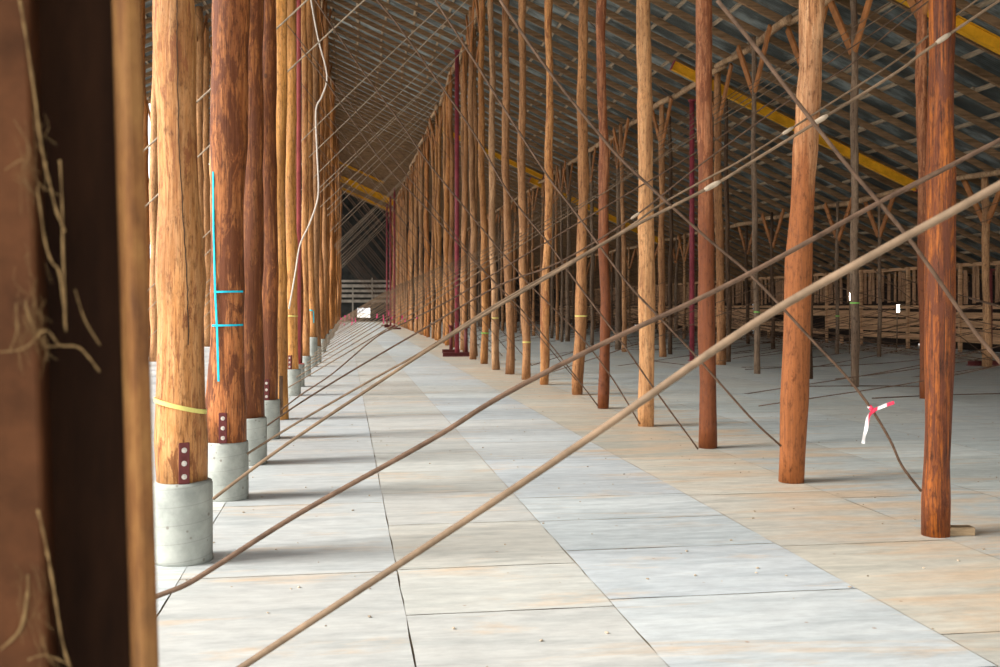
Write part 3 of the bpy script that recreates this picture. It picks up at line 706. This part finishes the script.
family(4, 26, (XC, 1.9), (XA+2.5, 0.03), 0.2, 'low dark rod rising gently rightward across the floor of the right bays', 'gently rising rods in the right bays', skip=0.3, jit=0.5)
for k, (a, b_) in enumerate((((803,387),(924,387)),((872,399),(1010,394)),((745,370),(850,366)),((640,360),(690,366)))):
    z = EYE*F/(a[1]-HY); p = at_depth(a[0], a[1], z); z2 = EYE*F/(b_[1]-HY); q = at_depth(b_[0], b_[1], z2); p.z = q.z = 0.014
    rod([p, p.lerp(q, 0.5)+Vector((0,0.12,0)), q], ['loose rod lying on the floor between the salmon and deep red poles','loose rod on the floor passing behind the deep red pole','loose rod on the floor left of the slender grey pole','loose rod on the floor near the purple post'][k], name='loose_rod')
# ---------------------------------------------------------------- small dressings
def ribbon(pts, w, mat, name, label, cat, group=None, parent=None, nrm=None, th=0.0012):
    """thin tape with thickness"""
    P = smooth_path(pts, 5); bm = bmesh.new(); o0 = P[0].copy(); rows = []
    for i, p in enumerate(P):
        d = (P[min(i+1, len(P)-1)]-P[max(i-1, 0)]).normalized()
        n = Vector(nrm) if nrm else Vector((-0.2+0.5*math.sin(i*0.5), -1, 0.1)).normalized()
        s = d.cross(n).normalized(); n2 = s.cross(d)
        rows.append([bm.verts.new(p-o0+s*a*w/2+n2*b_*th/2) for a, b_ in ((-1,-1),(1,-1),(1,1),(-1,1))])
    for a, b_ in zip(rows, rows[1:]):
        for k in range(4): bm.faces.new((a[k], a[(k+1)%4], b_[(k+1)%4], b_[k]))
    bm.faces.new(rows[0]); bm.faces.new(list(reversed(rows[-1])))
    o = ob(name, bm, MT[mat], None, o0, smooth=False)
    if parent:
        o.parent = parent; o.matrix_parent_inverse = Matrix.Identity(4); o.location = o0-parent.location
    else: tag(o, label, cat, group)
    return o
Yt = bayY(0)
def tb(x, y, dz=-0.03): return in_bay(x, y, Yt)+Vector((0, dz, 0))
e = bpy.data.objects.new('barrier_tape', None); C.objects.link(e); e.location = tb(872,409); tag(e, 'red and white tape strip tied around the rod left of the deep red pole', 'tape')
for pts, nm in (([(871,410),(878,407),(886,404),(892,402)],'tape_tail'), ([(871,410),(866,417),(864,428),(862,436),(861,443)],'tape_tail')):
    o = ribbon([tb(*p) for p in pts], 0.023, 'tape', nm, None, None, parent=e)
bm = bmesh.new(); tube(bm, [Vector((-0.02,0.03,0.02)), Vector((0.015,0.03,-0.02))], 0.015, 10); ob('knot', bm, MT['tape'], e)
# pink flagging on far rods
pk = [(341,321,6),(345,318,5),(349,317,5),(352,321,7),(355,320,5),(344,325,3),(377,316,4),(383,318,7),(383,323,5),(388,313,5),(391,317,4),(395,315,4),(402,318,5),(399,324,4),(405,320,4),(416,320,5),(417,317,3),(410,318,3)]
for k, (x, y, h) in enumerate(pk):
    z = 88 if x < 370 else 60; w = 1.4*z/F*1.0
    z = z-R.uniform(0, 12) if x < 370 else min(95, 4159/(x-350)-0.12); w = 1.4*z/F; p = at_depth(x, y-h/2, z); qq = at_depth(x+R.uniform(-0.6,0.6), y+h/2, z)
    ribbon([p, (p+qq)/2+Vector((0.03,0,0)), qq], w, 'pink', 'flagging_tape', 'pink flagging tape near the far end of the aisle', 'tape', 'pink flagging tapes')
# strap and paint on the near left poles
def wrap(poleo, px0, py0, px1, py1, r, w, mat, name, label=None, full=True, th=0.003, cat='strap'):
    c = poleo.location; zc = c.x*ST+c.y*CT
    z0 = at_depth(px0, py0, zc).z-c.z; z1 = at_depth(px1, py1, zc).z-c.z
    co = [v.co for v in poleo.data.vertices if abs(v.co.z-(z0+z1)/2) < 0.2]; mx = sum(v.x for v in co)/len(co); my = sum(v.y for v in co)/len(co)
    r = max(math.hypot(v.x-mx, v.y-my) for v in co)+0.001
    view = math.atan2(-c.y, -c.x); pts = []
    # from the left edge of the pole as seen, across the front, to the right edge
    n = 48
    for i in range(n+1):
        a = view-PI+2*PI*i/n; t = (math.sin(a-view)+1)/2; a2 = a
        pts.append((a2, z0+(z1-z0)*t))
    bm = bmesh.new(); rows = []
    for a, z in pts:
        d = Vector((math.cos(a), math.sin(a), 0)); rows.append([bm.verts.new(d*(r+e_)+Vector((mx,my,z+s*w/2))) for e_, s in ((0,-1),(th,-1),(th,1),(0,1))])
    for a, b_ in zip(rows, rows[1:]):
        for k in range(4): bm.faces.new((a[k], a[(k+1)%4], b_[(k+1)%4], b_[k]))
    bm.faces.new(rows[0]); bm.faces.new(list(reversed(rows[-1])))
    bmesh.ops.recalc_face_normals(bm, faces=bm.faces[:])
    return ob(name, bm, MT[mat], poleo, smooth=False)
wrap(poles_l[0], 155, 399, 206, 412, 0.146, 0.028, 'ytape', 'yellow_strap')
def paint(poleo, px, r, w, mat='cyan', name='paint_mark'):
    """painted line: image path laid on the pole's round face"""
    c = poleo.location; zc = c.x*ST+c.y*CT; view = math.atan2(-c.y, -c.x); bm = bmesh.new(); rows = []
    me = poleo.data
    for (x, y) in px:
        p = at_depth(x, y, zc-r*0.8); z = p.z-c.z
        # local pole centre and radius at that height
        ring = [v.co for v in me.vertices if abs(v.co.z-z) < 0.14]
        cx = sum(v.x for v in ring)/len(ring); cy = sum(v.y for v in ring)/len(ring)
        # cast from the eye to the cylinder
        o0 = Vector((0,0,0))-Vector((c.x+cx, c.y+cy, 0)); d = Vector((p.x, p.y, 0)).normalized(); b2 = o0.dot(d)
        rr = max(math.hypot(v.x-cx, v.y-cy) for v in ring)*1.004
        disc = b2*b2-(o0.dot(o0)-rr*rr)
        if disc < 0: disc = 0
        hit = o0+d*(-b2-math.sqrt(disc)); n = hit.normalized()
        rows.append((hit+Vector((cx, cy, z)), n))
    P = [a for a, _ in rows]; out = []
    for i, (p, n) in enumerate(rows):
        t = (P[min(i+1,len(P)-1)]-P[max(i-1,0)]).normalized(); s = t.cross(n).normalized()
        out.append([bm.verts.new(p+s*a*w/2+n*e_) for a, e_ in ((-1,-0.004),(1,-0.004),(1,0.002),(-1,0.002))])
    for a, b_ in zip(out, out[1:]):
        for k in range(4): bm.faces.new((a[k], a[(k+1)%4], b_[(k+1)%4], b_[k]))
    bm.faces.new(out[0]); bm.faces.new(list(reversed(out[-1]))); bmesh.ops.recalc_face_normals(bm, faces=bm.faces[:])
    return ob(name, bm, MT[mat], poleo, smooth=False)
def lerpx(pts, n=8):
    o = []
    for a, b_ in zip(pts, pts[1:]):
        for i in range(n): o.append((a[0]+(b_[0]-a[0])*i/n, a[1]+(b_[1]-a[1])*i/n))
    return o+[pts[-1]]
paint(poles_l[1], lerpx([(213,172),(213.5,230),(215,290),(217,330),(218.5,381)], 10), 0.14, 0.018)
paint(poles_l[1], lerpx([(212,325.5),(243,325)], 12), 0.14, 0.016)
paint(poles_l[1], lerpx([(214,292),(243,291.5)], 12), 0.14, 0.016)
rg = random.Random(8)
paint(poles_l[0], [(x+rg.uniform(-0.5,0.5), y) for x, y in lerpx([(177.5,-60),(177,0),(177.5,60),(179,150),(184,230),(187.5,290),(188.5,345)], 9)], 0.14, 0.006, 'dark', 'drying_crack')
paint(poles_l[8], lerpx([(309,310),(313,310.5)], 6), 0.08, 0.03)
paint(poles_l[8], lerpx([(313.5,311),(313.8,323)], 4), 0.08, 0.025)
def ring(poleo, y, r, w, mat, name='tape_band'):
    c = poleo.location; zc = c.x*ST+c.y*CT; z = at_depth(0, y, zc).z-c.z
    co = [v.co for v in poleo.data.vertices if abs(v.co.z-z) < 0.16]; cx = sum(v.x for v in co)/len(co); cy = sum(v.y for v in co)/len(co)
    rr = max(math.hypot(v.x-cx, v.y-cy) for v in co)+0.002
    bm = bmesh.new(); n = 20; a = [[bm.verts.new((cx+rr*k2*math.cos(2*PI*k/n), cy+rr*k2*math.sin(2*PI*k/n), z+s*w/2)) for k in range(n)] for k2, s in ((1,-1),(1,1),(0.96,1),(0.96,-1))]
    for i in range(4):
        for k in range(n): bm.faces.new((a[i][k], a[i][(k+1)%n], a[(i+1)%4][(k+1)%n], a[(i+1)%4][k]))
    ob(name, bm, MT[mat], poleo)
ring(poles_a[5], 316, 0.1, 0.022, 'ytape'); ring(poles_a[7], 342, 0.1, 0.025, 'ytape'); ring(poles_a[9], 318, 0.1, 0.025, 'ytape'); ring(poles_a[10], 333, 0.1, 0.03, 'gtape')
ring(poles_c[2], 316, 0.1, 0.03, 'gtape'); ring(poles_b[1], 303, 0.1, 0.025, 'gtape'); ring(poles_b[3], 312, 0.1, 0.025, 'gtape'); ring(poles_l[5], 316, 0.1, 0.02, 'ytape')
# hanging pale rope on the left row
P = [at_depth(x, y, 16) for x, y in ((305,-40),(311,0),(318,38),(327,75),(322,96),(316,110),(317,150),(318.5,185),(317,202),(309,225),(300,245),(295,275),(289,309))]
rod(P, 'pale rope dangling in a loose curve in front of the left-hand poles', mat='rope', r=0.012, name='hanging_rope')['category'] = 'rope'
# ---------------------------------------------------------------- rusty foreground column
e = bpy.data.objects.new('steel_column', None); C.objects.link(e); z0 = 1.3; K = z0/F
tag(e, 'blurred rusty steel column with cobwebs filling the left edge', 'column')
base = at_depth(150+9, 0, z0); base.z = 0; e.location = base
SA = (500-150)/math.hypot(350, F); CA = F/math.hypot(350, F)   # the section is turned to face the eye
def on_face(px, v=0.026):
    t = (px-CX)/F; b_ = (159-CX)/F*z0
    u = (t*(z0+v*CA)-b_+v*SA)/(CA-t*SA)
    return z0+u*SA+v*CA
lean = (18/667.0)                                        # leans left with height
def col_pt(u, v, z):                                     # u to the right, v away from the eye, in metres; z height
    # sideways shift with height keeps a true lean
    s = u-lean*z+lean*1.15
    a = s*CA-v*SA; b_ = s*SA+v*CA
    return Vector((a*CT+b_*ST, -a*ST+b_*CT, z))
def col_part(name, pts, mat, r=0.0):
    bm = bmesh.new(); zs = [0.0, 0.6, 1.2, 1.8, 2.4, 3.2]; rings = [[bm.verts.new(col_pt(u, v, z)) for u, v in pts] for z in zs]
    n = len(pts)
    for a, b_ in zip(rings, rings[1:]):
        for k in range(n): bm.faces.new((a[k], a[(k+1)%n], b_[(k+1)%n], b_[k]))
    bm.faces.new(list(reversed(rings[0]))); bm.faces.new(rings[-1]); bmesh.ops.recalc_face_normals(bm, faces=bm.faces[:])
    if r: bmesh.ops.bevel(bm, geom=[ed for ed in bm.edges if abs((ed.verts[0].co-ed.verts[1].co).normalized().z) > 0.8], offset=r, segments=3, affect='EDGES')
    return ob(name, bm, MT[mat], e, smooth=False)
W = 0.034
col_part('flange', [(-W,0.045),(-W*0.5,0.0),(0,0.004),(0,0.16),(-0.016,0.16),(-W,0.06)], 'rust', 0.0025)
col_part('web', [(-0.26,0.155),(-0.004,0.155),(-0.004,0.172),(-0.26,0.172)], 'rustshade')
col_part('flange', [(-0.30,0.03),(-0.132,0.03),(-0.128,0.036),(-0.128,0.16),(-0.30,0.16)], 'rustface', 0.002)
cw = bmesh.new(); me_list = []
strands = [([(20,0),(28,50),(36,105),(42,150),(50,185),(57,212),(65,232)],0.0022), ([(60,160),(62,200),(63,250),(66,330)],0.002), ([(37,185),(45,240),(52,262),(60,275),(66,332)],0.0018),
           ([(0,352),(25,348),(45,330),(60,345),(80,348),(100,372)],0.0014), ([(38,510),(46,545),(54,590),(62,640),(70,667)],0.0022), ([(28,575),(27,600),(20,630),(0,650)],0.0025),
           ([(25,300),(32,325),(45,345),(62,345)],0.0012), ([(14,120),(30,150),(22,175),(40,200)],0.0009), ([(5,170),(25,160),(40,185),(60,195)],0.0009), ([(75,290),(85,320),(100,345)],0.0012),([(16,303),(17,330),(10,350)],0.0012),([(40,636),(50,660),(60,667)],0.001),([(28,660),(45,655),(66,663)],0.0016)]
rg = random.Random(3)
for k in range(70):
    x = rg.uniform(14, 46); y = rg.choice((rg.uniform(110,190), rg.uniform(240,335), rg.uniform(300,345), rg.uniform(560,640)))
    strands.append(([(x,y),(x+rg.uniform(-5,7),y+rg.uniform(5,18)),(x+rg.uniform(-4,14),y+rg.uniform(20,44))], 0.00035))
for pxs, r in strands:
    P = smooth_path([at_depth(x, y, on_face(x, 0.022+0.006*rg.random())) for x, y in pxs], 5)
    tube(cw, [p-base for p in P], [r*0.7*rg.uniform(0.4, 1.4) for _ in P], 6)
o = ob('cobweb', cw, MT['web'], None, base); tag(o, 'dusty tangled cobweb strands clinging to the rusty steel column', 'cobweb', kind='stuff')
# ---------------------------------------------------------------- light, camera, world
w = bpy.data.worlds.new('World'); bpy.context.scene.world = w; w.use_nodes = True
bg = w.node_tree.nodes['Background']; bg.inputs[0].default_value = (0.96, 0.98, 1.0, 1); bg.inputs[1].default_value = 2.3
def sun(name, d, s, ang, col):
    l = bpy.data.lights.new(name, 'SUN'); l.energy = s; l.angle = math.radians(ang); l.color = col
    o = bpy.data.objects.new(name, l); C.objects.link(o); o.rotation_euler = Vector(d).to_track_quat('-Z', 'Y').to_euler(); return o
sun('low_sun_through_open_front', (0.30, 1.0, -0.10), 0.6, 20, (1.0, 0.94, 0.86))
sun('bright_sky_through_open_side', (1.0, 0.12, -0.72), 7.6, 24, (1.0, 0.97, 0.93))
cam = bpy.data.cameras.new('camera'); co = bpy.data.objects.new('camera', cam); C.objects.link(co)
co.location = (0, 0, EYE); co.rotation_euler = (PI/2, 0, -TH); cam.sensor_width = 36; cam.lens = F/1000*36
cam.shift_y = -(333.5-HY)/1000; cam.clip_end = 600; cam.clip_start = 0.05
cam.dof.use_dof = True; cam.dof.focus_distance = 9.5; cam.dof.aperture_fstop = (cam.lens/1000)/0.0075
sc = bpy.context.scene; sc.camera = co
sc.view_settings.view_transform = 'Standard'; sc.view_settings.look = 'None'; sc.view_settings.exposure = 0.0; sc.view_settings.gamma = 1; sc.view_settings.use_curve_mapping = False
sc.cycles.max_bounces = 8; sc.cycles.diffuse_bounces = 5
